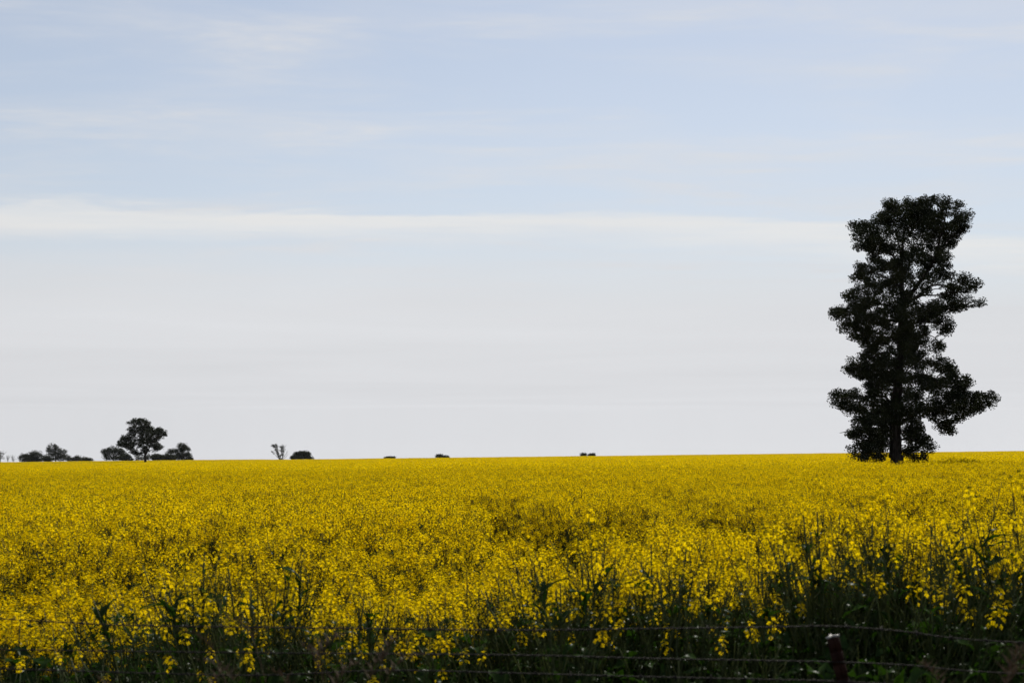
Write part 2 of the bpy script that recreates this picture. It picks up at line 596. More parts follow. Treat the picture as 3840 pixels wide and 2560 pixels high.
def patch(rng, size, dens, quads, qsize, name, stems=True):
    """A square of crop for the middle and far distance: flower heads, stems and a leafy floor."""
    m = MB()
    n = int(dens * size * size)
    xy = rng.uniform(-size / 2, size / 2, (n, 2))
    z = 1.42 - np.abs(rng.normal(0, 0.23, n)) + rng.normal(0, 0.03, n)
    z += 0.10 * (vnoise(xy[:, 0] * 1.7 + 9, xy[:, 1] * 1.7, 5) - 0.5)
    c = np.stack([xy[:, 0], xy[:, 1], z], -1)
    fc = np.repeat(c, quads, 0) + rng.normal(0, 1, (n * quads, 3)) * np.array([0.026, 0.026, 0.034]) * (1.0 if qsize < 0.04 else 1.3)
    k = rng.random(len(fc)) < 0.26
    leaf_quads(fc[~k], qsize, rng, 0.95, mat=0, mb=m)
    leaf_quads(fc[k] - np.array([0, 0, 0.02]), qsize, rng, 0.7, mat=3, mb=m)      # buds, pods and green tips
    if stems:
        L = rng.uniform(0.25, 0.6, n)
        o = rng.normal(0, 0.05, (n, 2))
        w = 0.0050 if qsize < 0.04 else 0.012
        p0 = c - np.stack([o[:, 0], o[:, 1], L], -1)
        an = rng.uniform(0, 3.14, n)
        d = np.stack([np.cos(an) * w, np.sin(an) * w, 0 * an], -1)
        v = np.stack([p0 - d, p0 + d, c + d * 0.5, c - d * 0.5], 1).reshape(-1, 3)
        m.add(v, np.arange(4 * n).reshape(-1, 4), mat=1)
    k = int(n * (0.8 if stems else 0.3))
    lc = np.stack([rng.uniform(-size / 2, size / 2, k), rng.uniform(-size / 2, size / 2, k), rng.uniform(0.4, 1.2, k)], -1)
    leaf_quads(lc, 0.13 if qsize < 0.04 else 0.3, rng, 0.5, mat=2, mb=m)
    return m.mesh(name, [M_FLOWER, M_STEM, M_LEAF, M_BUD])


def library(name, meshes):
    """Sources for scattering; kept out of the scene itself."""
    c = bpy.data.collections.new(name)
    for k, me in enumerate(meshes):
        c.objects.link(bpy.data.objects.new('%s_%02d' % (name, k), me))
    return c


def scatter(name, lib, P, rot, scl, idx, label):
    me = bpy.data.meshes.new(name)
    me.vertices.add(len(P))
    me.vertices.foreach_set('co', P.astype(np.float32).ravel())
    for an, ty, data, key in (('rot', 'FLOAT_VECTOR', rot, 'vector'), ('scl', 'FLOAT_VECTOR', scl, 'vector'), ('idx', 'INT', idx, 'value')):
        a = me.attributes.new(an, ty, 'POINT')
        a.data.foreach_set(key, data.astype(np.int32 if ty == 'INT' else np.float32).ravel())
    o = obj(name, me)
    ng = bpy.data.node_groups.new(name, 'GeometryNodeTree')
    ng.interface.new_socket('Geometry', in_out='INPUT', socket_type='NodeSocketGeometry')
    ng.interface.new_socket('Geometry', in_out='OUTPUT', socket_type='NodeSocketGeometry')
    N = ng.nodes
    gi, go = N.new('NodeGroupInput'), N.new('NodeGroupOutput')
    ci = N.new('GeometryNodeCollectionInfo')
    ci.inputs['Collection'].default_value = lib
    ci.inputs['Separate Children'].default_value = True
    ci.inputs['Reset Children'].default_value = True
    ip = N.new('GeometryNodeInstanceOnPoints')
    ip.inputs['Pick Instance'].default_value = True

    def attr(an, ty):
        n = N.new('GeometryNodeInputNamedAttribute')
        n.data_type = ty
        n.inputs['Name'].default_value = an
        return n.outputs['Attribute']
    L = ng.links
    L.new(gi.outputs[0], ip.inputs['Points'])
    L.new(ci.outputs[0], ip.inputs['Instance'])
    L.new(attr('idx', 'INT'), ip.inputs['Instance Index'])
    L.new(attr('rot', 'FLOAT_VECTOR'), ip.inputs['Rotation'])
    L.new(attr('scl', 'FLOAT_VECTOR'), ip.inputs['Scale'])
    L.new(ip.outputs[0], go.inputs[0])
    md = o.modifiers.new('scatter', 'NODES')
    md.node_group = ng
    tag(o, label, kind='stuff')
    return o


# bare spots where the crop stands low and dark, as (x, y, radius) on the paddock
GAPS = []
for px, py, r in ((2074, 1945, .34), (2170, 1935, .22), (2300, 1935, .2), (2380, 1930, .25), (2780, 1945, .24), (2850, 1925, .25),
                  (2925, 1950, .46), (2960, 1930, .32), (3250, 1895, .2), (3300, 1888, .2), (3510, 1902, .32), (3545, 1890, .2),
                  (1265, 1920, .15), (1340, 1870, .22), (830, 1985, .13), (890, 2005, .12), (1870, 1895, .2), (1850, 1930, .2),
                  (2600, 1870, .18), (2700, 1800, .25), (3480, 1740, 1.2), (3530, 1742, 1.4), (3610, 1738, 1.2), (3820, 1810, .5), (2590, 1755, .8),
                  (600, 2030, .10), (1020, 1880, .2), (1750, 1830, .2), (2460, 1850, .18)):
    dd = 0.62 * F / (py - HOR + TILT * (px - 1920))
    GAPS.append(((px - 1920) / F * dd, dd, r))
GAPS = np.array(GAPS)


def crop_height(x, y):
    """Relative crop height: gentle swells, stunted along the fence on the left, sunken at the bare spots."""
    h = 1.0 + 0.16 * (vnoise(x * 0.55, y * 0.55, 21) - 0.5) + 0.10 * (vnoise(x * 0.13, y * 0.13, 22) - 0.5)
    near = np.clip((13.0 - y) / 7.0, 0, 1)
    h = h - near * (0.20 - 0.24 * np.clip((x + 0.2) / 1.8, 0, 1))
    k = np.clip((vnoise(x * 0.9 + 50, y * 0.9, 31) - 0.86) / 0.08, 0, 1)
    h = h * (1 - 0.30 * k)
    for gx_, gy_, r in GAPS:
        d = np.hypot(x - gx_, (y - gy_ - 0.8 * r) * 0.17) / (r * 1.25)
        h = h * (1 - 0.78 * np.clip(1.5 - d, 0, 1))
    return h


def rand_xy(rng, y0, y1, dens, spread=0.40, pad=4.0):
    """Random places in the wedge of paddock between two distances."""
    w1 = spread * y1 + pad
    n = int(dens * (y1 - y0) * 2 * w1)
    x, y = rng.uniform(-w1, w1, n), rng.uniform(y0, y1, n)
    k = np.abs(x) < spread * y + pad
    return x[k], y[k]


# nearer crop: whole plants
rng = np.random.default_rng(5)
FIELD_SPECS = [canola_spec(rng, 1.40, int(rng.integers(8, 12)), 4, 0.6, 0.12) for _ in range(12)]
lib_near = library('canola_near', [joined(s, 'canola_near') for s in FIELD_SPECS])
NEAR0, NEAR1, MID1, FAR1 = 7.4, 60.0, 270.0, 560.0
x, y = rand_xy(rng, NEAR0, NEAR1, 28.0)
k = y > NEAR0 + 1.3 * np.clip((x - 0.2) / 1.6, 0, 1)      # a thin strip of leaf and stalk before the crop proper on the right
x, y = x[k], y[k]
h = crop_height(x, y) * rng.uniform(0.86, 1.08, len(x))
keep = rng.random(len(x)) < np.clip((h - 0.35) * 3.0, 0.25, 1) * np.clip((NEAR1 - y) / 26.0, 0, 1) ** 0.8
x, y, h = x[keep], y[keep], h[keep]
P = np.stack([x, y, ground_z(x, y)], -1)
rot = np.stack([rng.normal(0, 0.06, len(x)), rng.normal(0, 0.06, len(x)), rng.uniform(0, 6.283, len(x))], -1)
s = rng.uniform(0.85, 1.15, len(x))
scatter('canola_crop', lib_near, P, rot, np.stack([s, s, h], -1), rng.integers(0, 12, len(x)), 'flowering yellow canola crop nearest the fence')
print('near', len(x))

# middle distance: metre squares of crop
lib_mid = library('canola_mid', [patch(rng, 1.15, 62, 9, 0.029, 'canola_mid') for _ in range(8)])
x, y = rand_xy(rng, 34.0, MID1, 1.0)
k = rng.random(len(x)) < np.clip((y - 34.0) / 26.0, 0.02, 1)
x, y = x[k], y[k]
h = crop_height(x, y) * rng.uniform(0.95, 1.05, len(x))
P = np.stack([x, y, ground_z(x, y)], -1)
rot = np.stack([0 * x, 0 * x, rng.uniform(0, 6.283, len(x))], -1)
scatter('canola_crop', lib_mid, P, rot, np.stack([0 * x + 1.25, 0 * x + 1.25, h], -1), rng.integers(0, 8, len(x)), 'yellow canola crop in the middle of the paddock')
print('mid', len(x))

# far crop up to the skyline
lib_far = library('canola_far', [patch(rng, 4.4, 15, 4, 0.052, 'canola_far') for _ in range(6)])
x, y = rand_xy(rng, MID1 - 2, FAR1, 1 / 13.0, 0.42, 12.0)
k = ~((x < -70) & (y > 322) & (y < 328))
x, y = x[k], y[k]
h = (crop_height(x, y) - 1) * 0.6 + 1 + rng.normal(0, 0.035, len(x))
P = np.stack([x, y, ground_z(x, y)], -1)
rot = np.stack([0 * x, 0 * x, rng.uniform(0, 6.283, len(x))], -1)
scatter('canola_crop', lib_far, P, rot, np.stack([0 * x + 1, 0 * x + 1, h], -1), rng.integers(0, 6, len(x)), 'distant yellow canola crop reaching the skyline')
print('far', len(x))

# ------------------------------------------------------------------ trees
def tree_leaf_mat(name, c1, c2, trans=0.15):
    return plant_mat(name, c1, c2, trans, rough=0.5, spec=0.012, scale=1.3, use_random=False)


M_CYP = tree_leaf_mat('cypress_foliage', (0.014, 0.019, 0.008), (0.032, 0.037, 0.010), 0.10)
M_GUM = tree_leaf_mat('gum_foliage', (0.022, 0.030, 0.014), (0.042, 0.050, 0.020), 0.15)
M_SHRUB = tree_leaf_mat('shrub_foliage', (0.030, 0.040, 0.018), (0.055, 0.060, 0.026), 0.15)


def bark_mat(name, c1, c2):
    m, nt, out = newmat(name)
    tcn = nt.nodes.new('ShaderNodeTexCoord')
    mp = nt.nodes.new('ShaderNodeMapping')
    mp.inputs['Scale'].default_value = (9, 9, 1.2)
    nt.links.new(tcn.outputs['Object'], mp.inputs[0])
    no = nt.nodes.new('ShaderNodeTexNoise')
    no.inputs['Scale'].default_value = 2.0
    no.inputs['Detail'].default_value = 8
    nt.links.new(mp.outputs[0], no.inputs['Vector'])
    r = nt.nodes.new('ShaderNodeValToRGB')
    r.color_ramp.elements[0].position = 0.35
    r.color_ramp.elements[0].color = (*c1, 1)
    r.color_ramp.elements[1].position = 0.7
    r.color_ramp.elements[1].color = (*c2, 1)
    nt.links.new(no.outputs['Fac'], r.inputs[0])
    p = nt.nodes.new('ShaderNodeBsdfPrincipled')
    p.inputs['Roughness'].default_value = 0.9
    p.inputs['Specular IOR Level'].default_value = 0.1
    nt.links.new(r.outputs[0], p.inputs['Base Color'])
    b = nt.nodes.new('ShaderNodeBump')
    b.inputs['Strength'].default_value = 0.8
    b.inputs['Distance'].default_value = 0.04
    nt.links.new(no.outputs['Fac'], b.inputs['Height'])
    nt.links.new(b.outputs[0], p.inputs['Normal'])
    nt.links.new(p.outputs[0], out.inputs['Surface'])
    return m


M_BARK = bark_mat('dark_bark', (0.018, 0.014, 0.011), (0.05, 0.042, 0.034))
M_BARKG = bark_mat('grey_bark', (0.05, 0.045, 0.04), (0.13, 0.12, 0.105))


def poly_inside(P, poly):
    """Even-odd test and distance to the outline, vectorised."""
    x, z = P[:, 0], P[:, 1]
    ins = np.zeros(len(P), bool)
    dmin = np.full(len(P), 1e9)
    n = len(poly)
    for i in range(n):
        x1, z1 = poly[i]
        x2, z2 = poly[(i + 1) % n]
        c = (z1 > z) != (z2 > z)
        with np.errstate(divide='ignore', invalid='ignore'):
            xi = (x2 - x1) * (z - z1) / (z2 - z1 + 1e-12) + x1
        ins ^= c & (x < xi)
        ex, ez = x2 - x1, z2 - z1
        t = np.clip(((x - x1) * ex + (z - z1) * ez) / (ex * ex + ez * ez + 1e-12), 0, 1)
        dmin = np.minimum(dmin, np.hypot(x - x1 - t * ex, z - z1 - t * ez))
    return ins, dmin


def smooth_path(pts, sub=5):
    pts = np.asarray(pts, float)
    n = len(pts)
    if n < 3:
        t = np.linspace(0, 1, sub + 1)[:, None]
        return pts[0] * (1 - t) + pts[-1] * t
    out = []
    for i in range(n - 1):
        p0, p1, p2, p3 = pts[max(i - 1, 0)], pts[i], pts[i + 1], pts[min(i + 2, n - 1)]
        for t in np.linspace(0, 1, sub, endpoint=False):
            out.append(0.5 * ((2 * p1) + (p2 - p0) * t + (2 * p0 - 5 * p1 + 4 * p2 - p3) * t * t + (3 * p1 - p0 - 3 * p2 + p3) * t ** 3))
    out.append(pts[-1])
    return np.array(out)


def build_tree(name, label, Y, base_px, trunk, limbs, rng, leafmat, barkmat, outline=None, lobes=(), holes=(), n_clump=500,
               leaves_per=60, clump_r=0.4, leaf=0.1, max_depth=2.4, twig_r=0.02, group=None, cat='tree', twigs=True, aspect=0.5, twig_max=1.5):
    """A tree standing at distance Y; pixel lists give where its limbs and foliage masses lie in the photograph.
    trunk / limbs: [(px, py, width_px)], each limb also swings out in depth."""
    mpp = Y / F
    base = pix(base_px, 1707, Y)
    gz = float(ground_z(base.x, Y))
    root = empty(name, (base.x, Y, gz))

    def loc(px, py):
        w = pix(px, py, Y)
        return np.array([w.x - base.x, w.z - gz])
    limb_pts = []

    def wood(path, depth, parent_depth=0.0):
        c = np.array([loc(p[0], p[1]) for p in path])
        k = np.linspace(0, 1, len(c))
        d = parent_depth + (depth - parent_depth) * k ** 1.2
        P3 = np.stack([c[:, 0], d, c[:, 1]], -1)
        S = smooth_path(P3)
        r = np.interp(np.linspace(0, 1, len(S)), k, [p[2] * mpp / 2 for p in path])
        S[1:-1] += rng.normal(0, 1, (len(S) - 2, 3)) * (r[1:-1, None] * 0.16)
        limb_pts.append(np.concatenate([S, r[:, None]], 1))
        return S, r
    if trunk:
        S, r = wood(trunk, 0.0)
        S = np.concatenate([[[S[0, 0], 0, -0.4]], [[S[0, 0], 0, 0.02]], S])
        r = np.concatenate([[r[0] * 1.5], [r[0] * 1.32], r])
        mb = MB()
        mb.tube(S, r, 14)
        obj('trunk', mb.mesh('trunk', [barkmat], smooth=True), root)
    for L in limbs:
        mb = MB()
        pd = 0.0
        S, r = wood(L['path'], L.get('depth', rng.uniform(-1, 1) * max_depth * 0.7))
        mb.tube(S, r, 7)
        obj('limb', mb.mesh('limb', [barkmat], smooth=True), root)
    # foliage clump centres
    cents = []
    if outline is not None:
        poly = np.array([loc(*p) for p in outline])
        lo, hi = poly.min(0), poly.max(0)
        C = rng.uniform(lo, hi, (n_clump * 14, 2))
        ins, d = poly_inside(C, poly)
        ok = ins & (d > clump_r * 0.44)
        for hx, hy, rx, ry in holes:
            c = loc(hx, hy)
            q = ((C[:, 0] - c[0]) / (rx * mpp + 0.3 * clump_r)) ** 2 + ((C[:, 1] - c[1]) / (ry * mpp + 0.3 * clump_r)) ** 2
            ok &= q > rng.uniform(0.8, 1.2, len(C))
        C, d = C[ok][:n_clump], d[ok][:n_clump]
        t = np.minimum(np.sqrt(d * max_depth * 0.9) + 0.15, max_depth)
        dep = np.clip(rng.normal(0, 0.62, len(C)), -1, 1) * t
        cents.append(np.stack([C[:, 0], dep, C[:, 1]], -1))
    if lobes:
        area = np.array([l[2] * l[3] for l in lobes], float)
        cnt = np.maximum((n_clump * area / area.sum()).astype(int), 3)
        for (cx, cy, rx, ry), k in zip(lobes, cnt):
            c = loc(cx, cy)
            v = rng.normal(size=(k, 3))
            v /= np.linalg.norm(v, axis=1, keepdims=True)
            v *= rng.uniform(0.25, 1.0, (k, 1)) ** 0.45
            a, b = max(rx * mpp - clump_r * 0.3, 0.1), max(ry * mpp - clump_r * 0.3, 0.1)
            cents.append(np.stack([c[0] + v[:, 0] * a, v[:, 1] * min(a, max_depth), c[1] + v[:, 2] * b], -1))
    if cents:
        cents = np.concatenate(cents)
        cents = cents[cents[:, 2] > 0.15]
        n = len(cents)
        rr = clump_r * rng.uniform(0.4, 1.35, n)
        cnt = np.maximum((leaves_per * (rr / clump_r) ** 2).astype(int), 4)
        idx = np.repeat(np.arange(n), cnt)
        off = rng.normal(size=(len(idx), 3))
        off /= np.linalg.norm(off, axis=1, keepdims=True)
        off *= (rng.uniform(0, 1, (len(idx), 1)) ** 0.5) * rr[idx][:, None]
        off[:, 2] *= 0.75
        mb = MB()
        leaf_quads(cents[idx] + off, leaf, rng, aspect, mat=0, mb=mb)
        cr = obj('crown', mb.mesh('crown', [leafmat]), root)
        if twigs and limb_pts:
            LP = np.concatenate(limb_pts)
            mb = MB()
            for c in cents[::2]:
                dd = LP[:, :3] - c
                cost = np.linalg.norm(dd, axis=1) + 0.8 * np.clip(dd[:, 2] + 0.1, 0, None)
                j = int(np.argmin(cost))
                a = LP[j, :3]
                L = np.linalg.norm(c - a)
                if L < 0.15 or L > twig_max or c[2] < a[2] - 0.1 * L:
                    continue
                m1 = a + (c - a) * 0.5 + rng.normal(0, 0.05, 3) * L + np.array([0, 0, -0.06 * L])
                mb.tube(smooth_path([a, m1, c], 3), np.linspace(min(twig_r * (0.7 + 0.35 * L), LP[j, 3]), twig_r * 0.35, 7), 4)
            if mb.n:
                tag(obj('twigs', mb.mesh('twigs', [barkmat]), root), kind='stuff')
    tag(root, label, cat, group)
    return root


def z1(pts):   # positions read off an enlargement of the photo (3000, 680) onwards
    return [(3000 + p[0] * .35714, 680 + p[1] * .35714) + tuple(w * .35714 for w in p[2:]) for p in pts]


def z2(pts):
    return [(3000 + p[0] * .35714, 1200 + p[1] * .35714) + tuple(w * .35714 for w in p[2:]) for p in pts]


def z3(pts):
    return [(p[0] * .32313, 1540 + p[1] * .32313) + tuple(w * .32313 for w in p[2:]) for p in pts]


def z4(pts):
    return [(960 + p[0] * .56973, 1640 + p[1] * .56973) + tuple(w * .56973 for w in p[2:]) for p in pts]


cyp_outline = z1([(1550, 105), (1585, 190), (1660, 225), (1740, 290), (1795, 370), (1780, 420), (1740, 450), (1750, 510), (1700, 560), (1745, 600),
                  (1690, 620), (1660, 690), (1570, 740), (1555, 800), (1550, 870), (1615, 940), (1590, 990), (1560, 1040), (1640, 1000), (1700, 965), (1750, 1015),
                  (1870, 1055), (1890, 1150), (1835, 1215), (1770, 1175), (1760, 1235), (1920, 1225), (1935, 1270), (1885, 1320), (1910, 1385),
                  (1800, 1330), (1690, 1385), (1600, 1390), (1540, 1370), (1560, 1440), (1590, 1490), (1640, 1520), (1720, 1495), (1730, 1540)]) + \
    z2([(1700, 110), (1560, 155), (1490, 150), (1450, 110), (1420, 190), (1555, 225), (1560, 300), (1460, 355), (1380, 320), (1300, 270),
        (1330, 330), (1290, 430), (1390, 365), (1520, 415), (1600, 450), (1640, 405), (1690, 490), (1660, 565), (1760, 535), (1795, 590), (1775, 680),
        (1745, 720), (1860, 735), (1930, 725), (1995, 695), (2050, 760), (2072, 860), (2030, 905), (1930, 950), (1880, 1005), (1790, 1005), (1740, 1060),
        (1680, 1070), (1670, 1140), (1600, 1210), (1550, 1245), (1490, 1190), (1450, 1120), (1400, 1060), (1300, 1090), (1290, 1170), (1390, 1240),
        (1425, 1285), (1390, 1370), (1350, 1450), (1290, 1495), (1190, 1495), (1110, 1430), (1080, 1380), (1070, 1150), (960, 1150), (945, 1380), (895, 1440),
        (850, 1495), (700, 1490), (620, 1480), (540, 1420), (480, 1340), (450, 1290), (540, 1290), (470, 1220), (405, 1125), (450, 1140), (510, 1180),
        (560, 1130), (530, 1030), (570, 1000), (480, 960), (400, 945), (330, 890), (305, 850), (335, 830), (305, 750), (370, 715), (480, 735), (600, 715),
        (640, 760), (700, 770), (690, 700), (620, 640), (540, 590), (455, 530), (460, 480), (530, 465), (500, 350), (605, 405), (640, 430), (615, 325),
        (690, 300), (620, 240), (560, 220), (510, 180), (440, 100), (405, 30)]) + \
    z1([(440, 1540), (400, 1450), (295, 1420), (290, 1335), (400, 1305), (490, 1310), (440, 1200), (425, 1170), (500, 1135), (570, 1085), (610, 1060),
        (540, 1010), (515, 950), (600, 900), (620, 805), (680, 820), (750, 760), (680, 760), (580, 710), (565, 650), (540, 600), (455, 605), (455, 550),
        (530, 560), (540, 520), (505, 400), (550, 378), (650, 410), (680, 368), (710, 430), (760, 420), (755, 325), (850, 300), (900, 185), (1020, 190),
        (1110, 155), (1200, 180), (1232, 260), (1228, 155), (1290, 170), (1390, 130), (1480, 150)])
cyp_holes = [h for h in z1([(1225, 950, 70, 85), (1440, 1125, 70, 55), (1300, 765, 38, 40), (850, 975, 55, 35), (1150, 620, 60, 40), (1330, 1210, 90, 40), (940, 480, 25, 20),
                            (640, 620, 30, 22), (1020, 570, 22, 30), (1290, 610, 40, 26), (1020, 1210, 26, 50), (1500, 1250, 60, 25), (1380, 1040, 60, 22),
                            (760, 1010, 30, 24), (1590, 370, 18, 22), (690, 860, 22, 18)])] + \
    [h for h in z2([(1390, 800, 32, 40), (1370, 240, 30, 60), (962, 720, 24, 34), (1105, 690, 28, 26), (1300, 560, 34, 24), (790, 1110, 24, 20), (1400, 130, 26, 90),
                    (840, 345, 34, 22), (900, 800, 26, 34), (930, 1270, 16, 50), (1130, 1280, 30, 22), (560, 470, 22, 18), (510, 870, 22, 14), (1330, 880, 22, 40),
                    (1330, 60, 20, 26), (700, 100, 22, 24), (640, 850, 24, 20), (1310, 1010, 30, 18), (1150, 620, 20, 14), (1440, 560, 20, 16)])]
rng = np.random.default_rng(77)
CY = 78.0
build_tree('cypress_tree', 'tall dark cypress pine standing alone in the yellow canola', CY, 3362,
           z2([(1015, 1500, 140), (1008, 1250, 124), (1008, 1000, 116), (1025, 750, 100), (1045, 500, 92), (1060, 200, 84), (1075, -20, 78)]) +
           z1([(1090, 1350, 72), (1085, 1220, 64), (1060, 1050, 50), (1062, 860, 42), (1080, 660, 26), (1105, 420, 16), (1110, 250, 6)]),
           [dict(path=z1([(1110, 1290, 48), (1200, 1130, 46), (1290, 1010, 42), (1390, 840, 34), (1440, 650, 24), (1500, 400, 14), (1540, 180, 5)]), depth=-0.5),
            dict(path=z1([(1120, 1290, 34), (1250, 1195, 30), (1380, 1095, 20), (1530, 1075, 15), (1700, 1090, 8)]), depth=0.9),
            dict(path=z1([(1160, 1265, 22), (1290, 1200, 20), (1400, 1205, 15), (1560, 1180, 11), (1780, 1200, 5)]), depth=-1.1),
            dict(path=z1([(1190, 1240, 18), (1300, 1170, 15), (1400, 1140, 9), (1430, 1160, 4)]), depth=-0.9),
            dict(path=z1([(1110, 1260, 20), (1160, 1180, 14), (1180, 1080, 8), (1260, 960, 4)]), depth=0.4),
            dict(path=z1([(1100, 1330, 20), (1240, 1280, 14), (1330, 1310, 9), (1480, 1390, 4)]), depth=0.6),
            dict(path=z1([(1400, 820, 20), (1520, 640, 14), (1640, 480, 8), (1720, 380, 4)]), depth=-1.2),
            dict(path=z1([(1060, 900, 26), (960, 740, 18), (820, 560, 12), (640, 460, 5)]), depth=1.0),
            dict(path=z1([(1065, 760, 20), (1000, 560, 14), (960, 360, 8), (980, 240, 4)]), depth=-0.8),
            dict(path=z1([(1080, 660, 18), (1200, 480, 12), (1290, 300, 6)]), depth=0.9),
            dict(path=z1([(1070, 1130, 26), (900, 1020, 18), (760, 980, 12), (580, 960, 5)]), depth=-1.0),
            dict(path=z1([(1085, 1350, 28), (900, 1290, 20), (700, 1230, 12), (500, 1180, 5)]), depth=1.1),
            dict(path=z1([(1085, 1480, 30), (860, 1450, 22), (600, 1420, 14), (350, 1370, 5)]), depth=-0.6),
            dict(path=z2([(1060, 200, 28), (860, 170, 18), (640, 140, 10), (480, 60, 4)]), depth=0.8),
            dict(path=z2([(1050, 380, 34), (950, 345, 28), (820, 360, 24), (650, 460, 12), (490, 520, 5)]), depth=-0.8),
            dict(path=z2([(1040, 640, 46), (1180, 600, 44), (1290, 585, 38), (1380, 620, 34), (1450, 690, 28), (1600, 710, 18), (1760, 640, 6)]), depth=-0.9),
            dict(path=z2([(1060, 200, 26), (1240, 160, 18), (1420, 160, 10), (1540, 260, 4)]), depth=0.9),
            dict(path=z2([(1070, 60, 22), (1290, 20, 15), (1480, 60, 10), (1610, 70, 4)]), depth=-0.7),
            dict(path=z2([(1020, 1100, 46), (1150, 1030, 40), (1300, 945, 30), (1480, 930, 24), (1700, 890, 16), (1980, 820, 6)]), depth=0.8),
            dict(path=z2([(1480, 930, 18), (1560, 1020, 12), (1560, 1180, 4)]), depth=0.6),
            dict(path=z2([(1015, 900, 40), (930, 860, 34), (850, 800, 26), (620, 810, 16), (360, 830, 5)]), depth=-1.0),
            dict(path=z2([(1010, 1170, 36), (880, 1120, 30), (760, 1085, 22), (600, 1150, 12), (460, 1180, 5)]), depth=1.0),
            dict(path=z2([(1030, 1300, 22), (900, 1300, 16), (700, 1360, 10), (560, 1380, 4)]), depth=-1.1),
            dict(path=z2([(1020, 1260, 26), (1140, 1250, 18), (1260, 1300, 10), (1360, 1320, 4)]), depth=-0.9),
            dict(path=z2([(1040, 720, 26), (900, 640, 18), (760, 560, 10), (620, 480, 4)]), depth=1.2)],
           rng, M_CYP, M_BARK, outline=cyp_outline, holes=cyp_holes, n_clump=2350, leaves_per=122, clump_r=0.34, leaf=0.098, max_depth=2.3, twig_r=0.018, aspect=0.62, twig_max=0.95)

gum_outline = z3([(1630, 78), (1690, 92), (1740, 120), (1745, 172), (1785, 185), (1890, 188), (1925, 240), (1948, 300), (1890, 332), (1840, 345), (1862, 380),
                  (1897, 400), (1892, 470), (1840, 445), (1800, 492), (1745, 470), (1700, 500), (1640, 515), (1560, 522), (1500, 490), (1430, 440),
                  (1360, 405), (1335, 358), (1400, 315), (1420, 272), (1470, 295), (1492, 240), (1442, 212), (1505, 185), (1475, 125), (1560, 90)])
gum_holes = z3([(1530, 330, 22, 16), (1720, 390, 12, 20), (1600, 290, 14, 12), (1700, 300, 14, 18), (1660, 250, 16, 8), (1480, 455, 16, 12), (1800, 300, 14, 10),
                (1560, 190, 12, 8), (1580, 410, 26, 16), (1620, 460, 30, 26), (1760, 450, 22, 24), (1840, 350, 14, 14)])
GY_ = 310.0
build_tree('gum_tree', 'lone spreading gum tree on a single trunk at the far edge of the canola', GY_, 545,
           z3([(1687, 612, 30), (1684, 560, 27), (1686, 515, 26), (1680, 470, 18), (1664, 380, 13), (1650, 280, 10), (1640, 160, 5)]),
           [dict(path=z3([(1690, 510, 18), (1735, 440, 13), (1780, 370, 9), (1870, 270, 4)])),
            dict(path=z3([(1680, 500, 15), (1690, 420, 10), (1720, 320, 8), (1740, 220, 4)])),
            dict(path=z3([(1676, 520, 12), (1600, 500, 9), (1520, 470, 6), (1400, 370, 3)])),
            dict(path=z3([(1676, 450, 12), (1600, 380, 9), (1540, 300, 6), (1520, 170, 3)])),
            dict(path=z3([(1700, 480, 10), (1790, 440, 7), (1870, 410, 3)]))],
           rng, M_GUM, M_BARK, outline=gum_outline, holes=gum_holes, n_clump=780, leaves_per=52, clump_r=0.52, leaf=0.23, max_depth=3.6, twig_r=0.03, twig_max=2.2)

# ------------------------------------------------------------------ far trees and shrubs on the skyline
def far_tree(name, label, Y, lobes, trunk=None, limbs=(), n=120, lp=26, cr=0.9, leaf=0.34, mat=None, cat='tree', bark=None, group=None, zf=z3, tw=True, grow=1.14):
    lb = [(a, b, c * grow, d * grow) for a, b, c, d in zf(lobes)]
    bx = sum(l[0] for l in lb) / len(lb) if trunk is None else zf(trunk)[0][0]
    return build_tree(name, label, Y, bx, zf(trunk) if trunk else None, [dict(path=zf(l)) for l in limbs], rng, mat or M_GUM, bark or M_BARK,
                      lobes=lb, n_clump=int(n * 1.25), leaves_per=int(lp * 1.7), clump_r=cr, leaf=leaf, max_depth=4.0, twig_r=0.04, cat=cat, group=group, twigs=tw, twig_max=2.5)


far_tree('gum_tree', 'rounded dark gum tree, tallest of the distant clump at the left', 520,
         [(610, 430, 62, 46), (575, 470, 38, 42), (660, 470, 45, 60), (725, 490, 52, 58), (740, 545, 40, 42), (600, 540, 45, 44), (680, 555, 45, 36)],
         [(645, 600, 16), (645, 540, 13), (625, 470, 8), (612, 420, 4)], [[(650, 560, 10), (700, 500, 6), (725, 460, 3)]], n=150)
far_tree('wide_shrub', 'broad dome of dark foliage, leftmost dense clump on the skyline', 500,
         [(280, 545, 62, 48), (345, 525, 60, 55), (410, 515, 62, 52), (455, 545, 45, 48), (360, 570, 120, 34)],
         [(370, 605, 14), (372, 560, 10), (380, 510, 4)], [[(370, 590, 8), (320, 550, 5), (280, 530, 3)], [(374, 585, 8), (430, 550, 5), (450, 530, 3)]], n=170, cat='shrub')
far_tree('small_shrub', 'small black dome-shaped bush tucked between two bigger distant trees', 505,
         [(535, 552, 42, 38), (560, 572, 36, 26)], [(540, 605, 8), (540, 560, 4)], n=50, cat='shrub')
far_tree('low_shrub', 'low ragged shrub trailing right of the rounded distant gum', 540,
         [(800, 555, 34, 36), (860, 562, 45, 30), (905, 555, 42, 30)], [(850, 600, 8), (855, 560, 4)], n=60, cat='shrub', mat=M_SHRUB)
far_tree('low_shrub', 'low shrub at the right end of the leftmost distant clump', 545,
         [(970, 562, 45, 26), (1030, 566, 45, 24)], [(1000, 600, 7), (1000, 565, 4)], n=50, cat='shrub', mat=M_SHRUB)
